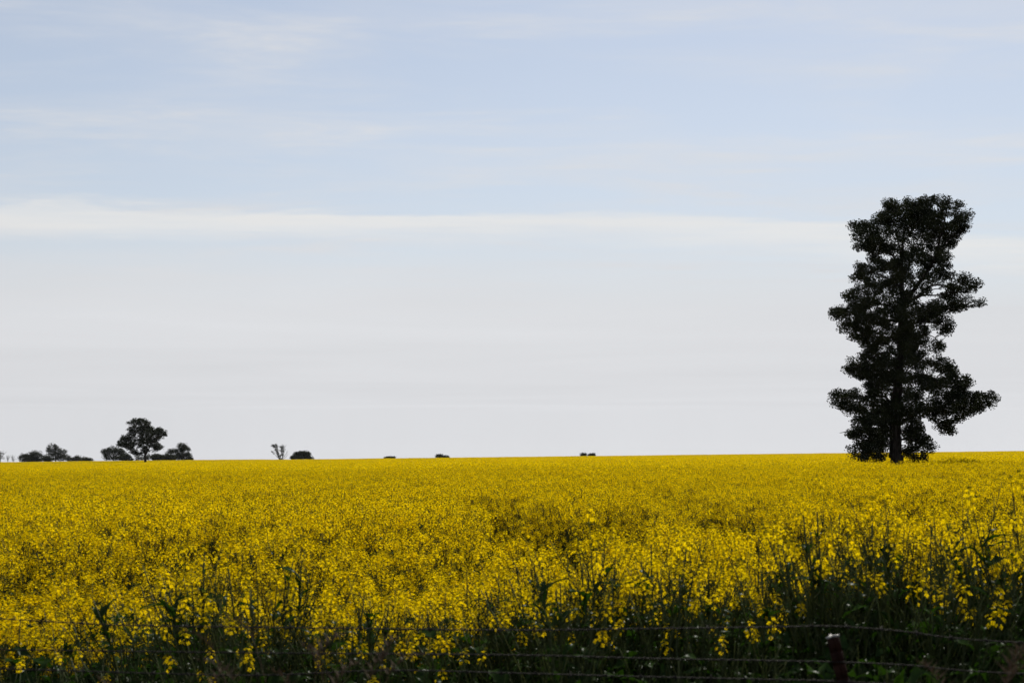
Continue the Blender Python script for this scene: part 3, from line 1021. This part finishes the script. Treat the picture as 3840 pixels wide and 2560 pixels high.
far_tree('bare_tree', 'thin bare grey tree cut by the left edge of the picture', 520,
         [(12, 480, 40, 26), (25, 530, 34, 40), (-25, 520, 50, 60)],
         [(5, 605, 9), (5, 540, 7), (0, 470, 3)], [[(5, 560, 6), (35, 500, 4), (50, 470, 2)], [(5, 570, 6), (-30, 520, 4), (-50, 480, 2)], [(5, 540, 5), (20, 480, 3), (15, 455, 1.5)]],
         n=46, lp=10, cr=0.8, leaf=0.24, bark=M_BARKG)
far_tree('bare_sapling', 'spindly leafless sapling, nearer the left edge of two', 540, [(92, 545, 16, 36)],
         [(92, 605, 6), (92, 560, 4), (95, 510, 2)], [[(92, 580, 4), (75, 540, 3), (68, 515, 1.5)], [(93, 570, 4), (108, 535, 3), (112, 512, 1.5)]],
         n=12, lp=8, cr=0.6, leaf=0.2, bark=M_BARKG)
far_tree('bare_sapling', 'spindly leafless sapling beside the broad dark dome', 545, [(150, 550, 26, 34)],
         [(152, 605, 6), (150, 560, 4), (150, 505, 2)], [[(152, 580, 4), (130, 540, 3), (118, 505, 1.5)], [(152, 575, 4), (172, 555, 3), (190, 570, 1.5)], [(150, 560, 4), (162, 530, 2), (160, 508, 1.5)]],
         n=14, lp=8, cr=0.6, leaf=0.2, bark=M_BARKG)
far_tree('gum_tree', 'dark distant gum tree partly hidden behind the left of the lone gum', 480,
         [(1235, 480, 50, 48), (1300, 455, 62, 40), (1380, 470, 62, 45), (1240, 545, 34, 34), (1310, 530, 50, 44), (1420, 510, 55, 48)],
         [(1320, 602, 14), (1318, 540, 11), (1310, 460, 4)], [[(1318, 560, 9), (1260, 500, 5), (1230, 470, 3)], [(1320, 550, 9), (1380, 490, 5), (1410, 465, 3)]], n=150)
far_tree('low_shrub', 'low dark bush left of the foot of the lone gum', 470, [(1400, 550, 50, 32), (1470, 545, 52, 34), (1525, 565, 32, 18)],
         [(1450, 602, 8), (1450, 560, 4)], n=70, cat='shrub')
far_tree('sparse_shrub', 'sparse see-through shrub right behind the trunk of the lone gum', 500, [(1600, 548, 34, 30), (1660, 550, 30, 26), (1720, 535, 36, 40)],
         [(1655, 602, 7), (1655, 560, 4)], [[(1655, 590, 5), (1610, 555, 3), (1590, 530, 2)], [(1655, 590, 5), (1710, 550, 3), (1730, 510, 2)]],
         n=44, lp=18, cat='shrub', mat=M_SHRUB)
far_tree('round_shrub', 'smooth olive bush, left of two side by side under the distant trees', 450, [(1800, 540, 45, 38), (1850, 545, 45, 42)],
         [(1825, 600, 8), (1825, 560, 4)], n=80, lp=36, cat='shrub', mat=M_SHRUB)
far_tree('round_shrub', 'smooth olive bush, right of two side by side under the distant trees', 452, [(1930, 540, 48, 40), (1990, 540, 46, 36)],
         [(1960, 600, 8), (1960, 560, 4)], n=80, lp=36, cat='shrub', mat=M_SHRUB)
far_tree('gum_tree', 'tall rounded gum with a low left arm, right end of the distant clump', 500,
         [(2115, 420, 55, 50), (2150, 470, 62, 66), (2090, 490, 58, 62), (2170, 535, 55, 52), (2080, 545, 55, 40), (2010, 465, 45, 32), (1965, 480, 36, 20)],
         [(2120, 600, 16), (2118, 540, 13), (2115, 470, 8), (2115, 410, 4)], [[(2118, 540, 9), (2050, 490, 6), (1970, 475, 3)], [(2118, 530, 8), (2160, 470, 4)]], n=210)
far_tree('low_shrub', 'tiny dark shrub just right of the tall rounded gum', 500, [(2212, 560, 26, 16)], [(2212, 602, 5), (2212, 562, 3)], n=16, cat='shrub')
# vase-shaped, half dead gum of many stems
far_tree('dying_gum', 'vase-shaped half-dead gum of many thin stems with tufts of leaf', 430,
         [(112, 52, 11, 8), (132, 48, 9, 8), (128, 62, 16, 9), (136, 82, 9, 14), (143, 104, 9, 14), (162, 62, 9, 7), (172, 72, 8, 10), (166, 90, 8, 12),
          (181, 90, 6, 12), (176, 108, 8, 14), (150, 122, 9, 10), (107, 94, 3, 3), (120, 104, 4, 4), (190, 78, 4, 6), (178, 58, 5, 6)],
         [(160, 150, 7), (160, 135, 5), (166, 100, 4), (170, 60, 2.2), (172, 44, 1)],
         [[(158, 146, 6), (146, 120, 5), (134, 88, 4), (120, 56, 2), (112, 46, 1)], [(158, 146, 4), (150, 118, 4), (140, 80, 3), (134, 46, 1)],
          [(163, 146, 6), (178, 122, 5), (180, 90, 3.6), (182, 60, 2), (184, 42, 1)], [(164, 146, 4), (186, 124, 2.6), (196, 108, 1.6), (205, 84, 1)],
          [(165, 147, 4), (196, 130, 2.2), (214, 106, 1)], [(158, 146, 4), (136, 122, 2.6), (118, 104, 1.6), (106, 92, 1)], [(170, 80, 2), (160, 55, 1.4), (156, 42, .8)],
          [(180, 80, 2.2), (190, 58, 1.4), (196, 46, .8)], [(172, 70, 2), (176, 52, 1.2), (177, 41, .8)], [(196, 112, 1.6), (208, 98, 1.1), (213, 90, .8)]],
         n=110, lp=12, cr=0.55, leaf=0.22, zf=z4, bark=M_BARKG, grow=1.0)
far_tree('wide_shrub', 'squat dark clump of bushes right of the half-dead vase-shaped gum', 480,
         [(246, 131, 15, 11), (272, 118, 20, 18), (300, 112, 22, 18), (325, 108, 24, 17), (340, 116, 16, 20), (300, 132, 60, 10), (360, 135, 12, 7)],
         [(305, 152, 6), (305, 135, 5), (312, 112, 3)], [[(303, 146, 4), (280, 130, 3), (268, 115, 2)], [(306, 144, 4), (330, 128, 3), (338, 112, 2)]], n=150, lp=30, zf=z4, cat='shrub')
far_tree('low_shrub', 'thin low line of shrub barely topping the skyline, left of centre', 640, [(860, 134, 18, 5), (878, 133, 14, 5), (898, 131, 16, 7)],
         [(880, 150, 4), (880, 136, 3)], n=60, zf=z4, cat='shrub')
far_tree('low_shrub', 'low dark shrub just breaking the skyline near the middle of the picture', 620, [(1200, 123, 16, 11), (1216, 122, 16, 9), (1245, 128, 26, 7)],
         [(1210, 146, 4), (1210, 128, 3)], n=80, zf=z4, cat='shrub')
far_tree('small_tree', 'tiny loose treetop on the skyline, left one of a pair', 620, [(2150, 112, 12, 11), (2164, 112, 11, 11), (2156, 122, 16, 8)],
         [(2157, 146, 4), (2157, 126, 3), (2156, 108, 1.5)], n=60, lp=18, zf=z4)
far_tree('small_tree', 'tiny dense treetop on the skyline, right one of a pair', 622, [(2204, 115, 13, 7), (2218, 112, 11, 8), (2210, 121, 18, 7)],
         [(2210, 146, 4), (2210, 124, 3)], n=70, zf=z4)

# ------------------------------------------------------------------ canola plants one can pick out along the fence
rng = np.random.default_rng(41)
FRONT_SPECS = []
for k in range(16):
    FRONT_SPECS.append(canola_spec(rng, 1.40, int(rng.integers(4, 7)), int(rng.integers(6, 9)), 0.86, 0.10, 1.3))
for k in range(8):      # upright, branchy, sparsely flowered stalks
    FRONT_SPECS.append(canola_spec(rng, 1.40, int(rng.integers(7, 11)), 3, 0.7, 0.05, 1.5, 0.95, 9))
FRONT_ME = [s[0].mesh('stem', [M_STEM]) for s in FRONT_SPECS]
# outline of the front rows: height of the plants against the picture column
HX = [-400, 0, 300, 520, 640, 760, 900, 1150, 1500, 1750, 1950, 2250, 2450, 2650, 2850, 3020, 3120, 3300, 3500, 3700, 3840, 4200]
HZ = [1.14, 1.12, 1.14, 1.20, 1.30, 1.40, 1.34, 1.28, 1.26, 1.32, 1.44, 1.50, 1.42, 1.42, 1.48, 1.58, 1.66, 1.62, 1.58, 1.62, 1.70, 1.70]

# top of the solid leaf mass along the fence
UX = [-400, 0, 400, 520, 800, 950, 1400, 1850, 1980, 2300, 2500, 2850, 3000, 3150, 3500, 3840, 4300]
UZ = [1.06, 1.06, 1.08, 1.20, 1.25, 1.16, 1.10, 1.12, 1.24, 1.26, 1.18, 1.24, 1.32, 1.40, 1.30, 1.38, 1.36]


def canola_plant(x, y, height, k, rz, tilt, label, group, head_share=1.0):
    st, heads, leaves = FRONT_SPECS[k]
    root = empty('canola_plant', (x, y, float(ground_z(x, y))))
    root.rotation_euler = (tilt[0], tilt[1], rz)
    s = height / 1.40
    root.scale = (0.5 + 0.5 * s, 0.5 + 0.5 * s, s)
    o = bpy.data.objects.new('stem', FRONT_ME[k])
    COL.objects.link(o)
    o.parent = root
    for i, M in heads:
        near = 0.25 if y < 6.0 else 1.0
        low = M.translation.z * s < np.interp((x / y) * F + 1920, UX, UZ) - 0.02
        if rng.random() > near * (0.10 * head_share if low else head_share):
            continue
        o = bpy.data.objects.new('flower_head', HEAD_ME[i])
        COL.objects.link(o)
        o.parent = root
        o.matrix_local = M
    for i, M in leaves:
        o = bpy.data.objects.new('leaf', LEAF_ME[i])
        COL.objects.link(o)
        o.parent = root
        o.matrix_local = M
    tag(root, label, 'plant', group)
    return root


HERO = [(800, 6.6, 1.52, 'tallest leafy canola plant left of the middle, dark against the flowers'),
        (560, 6.9, 1.36, 'dark canola plant just left of the tallest leafy one'),
        (1000, 6.7, 1.42, 'dark branching canola plant just right of the tallest leafy one at the left'),
        (1420, 6.6, 1.34, 'forked canola stem below the middle of the picture, left of centre'),
        (2010, 6.7, 1.50, 'canola plant with a wide fork of bare stems right of centre'),
        (2260, 6.5, 1.58, 'tall canola plant with arching dark leaves right of centre'),
        (2420, 6.8, 1.50, 'leaning canola plant right of the one with arching leaves'),
        (2700, 7.0, 1.52, 'slender canola plant midway between the arching-leaved one and the fence post'),
        (3130, 6.3, 1.72, 'tall leafy canola plant rising straight behind the fence post'),
        (3040, 6.8, 1.56, 'dark canola plant leaning left beside the fence post'),
        (3260, 6.6, 1.62, 'tall canola plant just right of the fence post'),
        (3540, 6.8, 1.60, 'tall canola plant between the fence post and the right edge'),
        (3790, 6.2, 1.74, 'tallest dark canola plant, cut by the right edge of the picture')]
for n, (px, yy, hh, lab) in enumerate(HERO):
    x = (px - 1920) / F * yy
    canola_plant(x, yy, hh, 16 + n % 8, rng.uniform(0, 6.28), rng.normal(0, 0.05, 2), lab, 'canola plants along the fence', 0.6)
REGION = ((300, 'at the left edge of the picture'), (900, 'round the foot of the tallest leafy plant at left'), (1500, 'behind the brown dry grass tufts'),
          (2150, 'below the middle of the picture'), (2850, 'between the middle and the fence post'), (3350, 'close round the fence post'),
          (9999, 'between the fence post and the right edge'))
count = len(HERO)
for c0, c1, ht, num in ((760, 1060, 1.54, 19), (500, 640, 1.30, 5), (1120, 1500, 1.38, 10), (1930, 2120, 1.46, 9), (2180, 2480, 1.60, 19), (2560, 2900, 1.50, 13),
                        (3030, 3330, 1.72, 24), (3380, 3620, 1.60, 15), (3640, 3900, 1.68, 16)):
    for _ in range(num):
        px, yy = rng.uniform(c0, c1), rng.uniform(5.9, 7.0)
        canola_plant((px - 1920) / F * yy, yy, ht * rng.uniform(0.86, 1.04), 16 + int(rng.integers(8)), rng.uniform(0, 6.28), rng.normal(0, 0.13, 2),
                     'upright dark canola stalk ' + next(w for lim, w in REGION if px < lim), 'dark upright canola stalks', 0.2)
        count += 1
tries = 0
while count < 292 and tries < 5000:
    tries += 1
    yy = rng.uniform(5.25, 7.7)
    px = rng.uniform(-260, 4100)
    x = (px - 1920) / F * yy
    hz = np.interp(px, HX, HZ)
    if yy < 5.7:
        hz = min(hz - 0.06, 1.30)
        if rng.random() < 0.55:
            continue
    hz = (hz - 0.03) * rng.uniform(0.88, 1.06) + 0.05 * (yy - 6.4)
    canola_plant(x, yy, hz, int(rng.integers(16)), rng.uniform(0, 6.28), rng.normal(0, 0.07, 2),
                 'leafy canola plant ' + next(w for lim, w in REGION if px < lim), 'front rows of canola', 0.62 - 0.28 * min(max((px - 1500) / 1200, 0), 1))
    count += 1

# leafy undergrowth filling the fence line between and below them
shoots = []
for k in range(8):
    st, heads, leaves = canola_spec(rng, 1.0, 5, 20, 0.97, 0.0)
    shoots.append(joined((st, [], leaves), 'shoot'))
lib_under = library('shoot', shoots)
n = 1700
yy = rng.uniform(5.35, 8.4, n)
px = rng.uniform(-500, 4400, n)
x = (px - 1920) / F * yy
hz = np.interp(px, UX, UZ) * rng.uniform(0.72, 1.0, n) * (0.96 + 0.025 * (yy - 6.0))
rot = np.stack([rng.normal(0, 0.08, n), rng.normal(0, 0.08, n), rng.uniform(0, 6.283, n)], -1)
scatter('undergrowth', lib_under, np.stack([x, yy, ground_z(x, yy)], -1), rot, np.stack([0 * x + 0.8, 0 * x + 0.8, hz], -1), rng.integers(0, 8, n),
        'dark green leafy undergrowth along the fence')

# ------------------------------------------------------------------ leaning steel post and old wire
def metal_mat(name, c1, c2, metallic, rough):
    m, nt, out = newmat(name)
    col = varied(nt, c1, c2, 30.0, False)
    p = nt.nodes.new('ShaderNodeBsdfPrincipled')
    p.inputs['Metallic'].default_value = metallic
    p.inputs['Specular IOR Level'].default_value = 0.12
    p.inputs['Roughness'].default_value = rough
    nt.links.new(col, p.inputs['Base Color'])
    nt.links.new(p.outputs[0], out.inputs['Surface'])
    return m


M_RUST = metal_mat('rusty_steel', (0.018, 0.007, 0.005), (0.04, 0.016, 0.010), 0.1, 0.8)
M_CUT_GLINT = metal_mat('cut_top_glint', (0.24, 0.23, 0.22), (0.36, 0.35, 0.33), 0.4, 0.5)  # cut steel end, with the glint of light on it put into the pale colour
M_WIRE = metal_mat('weathered_wire', (0.014, 0.011, 0.010), (0.040, 0.033, 0.029), 0.0, 0.7)
FY = 4.8
fence = empty('wire_fence', (0, FY, 0))


def picket(x, top, lean, label=None):
    """A star picket: three flanges, notched along one, its cut top coloured pale for a glint of light."""
    mb = MB()
    zb = float(ground_z(x, FY)) - 0.35
    L = top - zb
    ang = [math.pi / 2, math.pi / 2 + 2.15, math.pi / 2 - 2.15]
    for j, a in enumerate(ang):
        d = np.array([math.cos(a), math.sin(a), 0])
        w = np.array([-math.sin(a), math.cos(a), 0]) * 0.0028
        fl = 0.030 if j == 0 else 0.023
        zs = np.linspace(0, L, 40)
        for i in range(39):
            if j == 0 and i % 4 == 2:
                f2 = fl * 0.72
            else:
                f2 = fl
            a0, a1 = zs[i], zs[i + 1]
            p = [d * 0.001 - w, d * f2 - w, d * f2 + w, d * 0.001 + w]
            v = [q + np.array([0, 0, a0]) for q in p] + [q + np.array([0, 0, a1]) for q in p]
            mb.add(v, [(0, 1, 5, 4), (1, 2, 6, 5), (2, 3, 7, 6), (4, 5, 6, 7), (3, 2, 1, 0)])
    o = obj('post', mb.mesh('post', [M_RUST]), fence)
    o.location = (x - lean * L, 0, zb)
    o.rotation_euler = (0, math.atan(lean), 0)
    mb = MB()
    for j, a in enumerate(ang):
        d = np.array([math.cos(a), math.sin(a), 0])
        w = np.array([-math.sin(a), math.cos(a), 0]) * 0.0036
        fl = 0.032 if j == 0 else 0.025
        p = [-w, d * fl - w, d * fl + w, w]
        v = [q + np.array([0, 0, L + 0.0005 + 0.0004 * j]) for q in p] + [q + np.array([0, 0, L + 0.007 + 0.0004 * j]) for q in p]
        mb.add(v, [(0, 1, 5, 4), (1, 2, 6, 5), (2, 3, 7, 6), (3, 0, 4, 7), (4, 5, 6, 7), (3, 2, 1, 0)])
    c = obj('post_top', mb.mesh('post_top', [M_CUT_GLINT]), o)
    if label:
        o['label'] = label
    return o


pt = pix(3110, 2342, FY)
picket(pt.x, pt.z, -0.22, 'rust-brown steel post leaning left, cut top with a painted glint')
for px in (-420, 6600):
    q = pix(px, 2335, FY)
    picket(q.x, q.z, 0.03)


def wire(pts, barbs):
    P0 = np.array([list(pix(a, b, FY - 0.036)) for a, b in pts]) - np.array([0, FY, 0])
    S = smooth_path(P0, 60)
    seg = np.concatenate([[0], np.cumsum(np.linalg.norm(np.diff(S, axis=0), axis=1))])
    n = int(seg[-1] / 0.011)
    t = np.linspace(0, seg[-1], n)
    C = np.stack([np.interp(t, seg, S[:, k]) for k in range(3)], -1)
    mb = MB()
    for ph in (0, math.pi):
        a = t / 0.066 * 2 * math.pi + ph
        H = C + np.stack([0 * a, np.cos(a) * 0.0015, np.sin(a) * 0.0015], -1)
        mb.tube(H, 0.0014, 5)
    if barbs:
        for d in np.arange(0.07, seg[-1], 0.115):
            c = np.array([np.interp(d, t, C[:, k]) for k in range(3)])
            for sgn in (1, -1):
                an = rng.uniform(0, 6.28)
                v = np.array([0.25 * sgn, math.cos(an), math.sin(an)])
                v /= np.linalg.norm(v)
                mb.tube([c - v * 0.014, c, c + v * 0.014], [0.0006, 0.0014, 0.0006], 4)
            an = np.linspace(0, 4 * math.pi, 13)
            mb.tube(np.stack([c[0] + (an / 12.6 - 0.5) * 0.012, c[1] + np.cos(an) * 0.0042, c[2] + np.sin(an) * 0.0042], -1), 0.0013, 4)
    o = obj('wire', mb.mesh('wire', [M_WIRE], smooth=True), fence)
    return o


wire([(-420, 2306), (0, 2319), (480, 2343), (1200, 2353), (1920, 2361), (2400, 2356), (2880, 2350), (3112, 2346), (3350, 2362), (3840, 2407), (5200, 2420), (6600, 2345)], True)
wire([(-420, 2428), (0, 2434), (960, 2446), (1920, 2454), (2400, 2466), (2880, 2475), (3128, 2480), (3400, 2492), (3840, 2524), (5200, 2550), (6600, 2480)], False)
wire([(-420, 2500), (0, 2506), (480, 2520), (960, 2530), (1450, 2512), (1920, 2522), (2400, 2535), (2880, 2546), (3145, 2553), (3840, 2588), (5200, 2620), (6600, 2560)], True)
tag(fence, 'old wire fence with a leaning rusty steel post in front of the canola', 'fence')

# ------------------------------------------------------------------ dry grass on the verge
M_DRY = plant_mat('dry_grass', (0.050, 0.032, 0.020), (0.085, 0.056, 0.035), 0.15, rough=0.6, spec=0.01, scale=8.0)


def grass_tuft(px, yy, top_py, n, spread, label):
    x = (px - 1920) / F * yy
    gz = float(ground_z(x, yy))
    root = empty('dry_grass_tuft', (x, yy, gz))
    H = pix(px, top_py, yy).z - gz
    for k in range(n):
        mb = MB()
        an = rng.uniform(0, 6.28)
        o = np.array([math.cos(an), math.sin(an), 0]) * rng.uniform(0, 0.03)
        lean = rng.normal(0, spread, 2)
        h = H * rng.uniform(0.80, 1.0)
        t = np.linspace(0, 1, 8)
        nod = rng.uniform(0.02, 0.09)
        path = o + np.stack([lean[0] * t ** 1.6 + nod * t ** 8 * np.sign(lean[0]), lean[1] * t ** 1.6, h * t], -1)
        mb.tube(path, np.linspace(0.0020, 0.0008, 8), 3)
        o1 = obj('stalk', mb.mesh('stalk', [M_DRY]), root)
        mb = MB()
        tip, d = path[-1], path[-1] - path[-2]
        d = d / np.linalg.norm(d)
        m = 26
        for i in range(m):      # spikelets
            s = i / m
            c = tip + d * (0.10 * s) + np.array([nod * s * s * np.sign(lean[0]) * 0.9, 0, -0.035 * s * s])
            a2 = i * 2.4
            out = np.array([math.cos(a2), math.sin(a2), 0.8])
            out /= np.linalg.norm(out)
            w = np.cross(out, d) * 0.0035
            L = 0.026 * (1 - 0.4 * s)
            mb.add([c, c + out * L * 0.5 + w, c + out * L, c + out * L * 0.5 - w, c + out * L * 2.0], [(0, 1, 2, 3)], [(1, 4, 2)])
        obj('seed_head', mb.mesh('seed_head', [M_DRY]), o1)
    for k in range(n):
        mb = MB()
        an = rng.uniform(0, 6.28)
        t = np.linspace(0, 1, 7)
        L = H * rng.uniform(0.45, 0.95)
        out = np.array([math.cos(an), math.sin(an)]) * rng.uniform(0.06, 0.22)
        c = np.stack([out[0] * t ** 1.8, out[1] * t ** 1.8, L * (t - 0.22 * t ** 4)], -1)
        w = np.array([-math.sin(an), math.cos(an), 0])[None] * (0.0035 * (1 - t ** 2) + 0.0004)[:, None]
        i = np.arange(6)
        mb.add(np.concatenate([c - w, c + w]), np.stack([i, i + 1, i + 8, i + 7], -1))
        obj('blade', mb.mesh('blade', [M_DRY]), root)
    tag(root, label, 'grass tuft')
    return root


grass_tuft(1185, 3.9, 2395, 13, 0.12, 'blurred brown dry grass heads low in the picture, larger of two tufts')
grass_tuft(1330, 3.7, 2385, 8, 0.09, 'blurred brown dry grass tuft just right of the larger tuft')
grass_tuft(3590, 3.5, 2290, 8, 0.06, 'dry brown grass in front of the wires near the right edge')
grass_tuft(1380 - 700, 3.8, 2520, 5, 0.08, 'short dry grass tips at the bottom edge, left of the others')

# ------------------------------------------------------------------ the air
m, nt, out = newmat('thin_haze')
pv = nt.nodes.new('ShaderNodeVolumePrincipled')
pv.inputs['Color'].default_value = (0.93, 0.95, 1.0, 1)
pv.inputs['Density'].default_value = 2.6e-5
pv.inputs['Anisotropy'].default_value = 0.3
nt.links.new(pv.outputs[0], out.inputs['Volume'])
mb = MB()
X0, X1, Y0, Y1, Z0, Z1 = -2500, 2500, -100, 3100, -62, 24
mb.add([(X0, Y0, Z0), (X1, Y0, Z0), (X1, Y1, Z0), (X0, Y1, Z0), (X0, Y0, Z1), (X1, Y0, Z1), (X1, Y1, Z1), (X0, Y1, Z1)],
       [(3, 2, 1, 0), (4, 5, 6, 7), (0, 1, 5, 4), (1, 2, 6, 5), (2, 3, 7, 6), (3, 0, 4, 7)])
tag(obj('haze', mb.mesh('haze', [m])), 'thin pale haze over the whole paddock', kind='stuff')
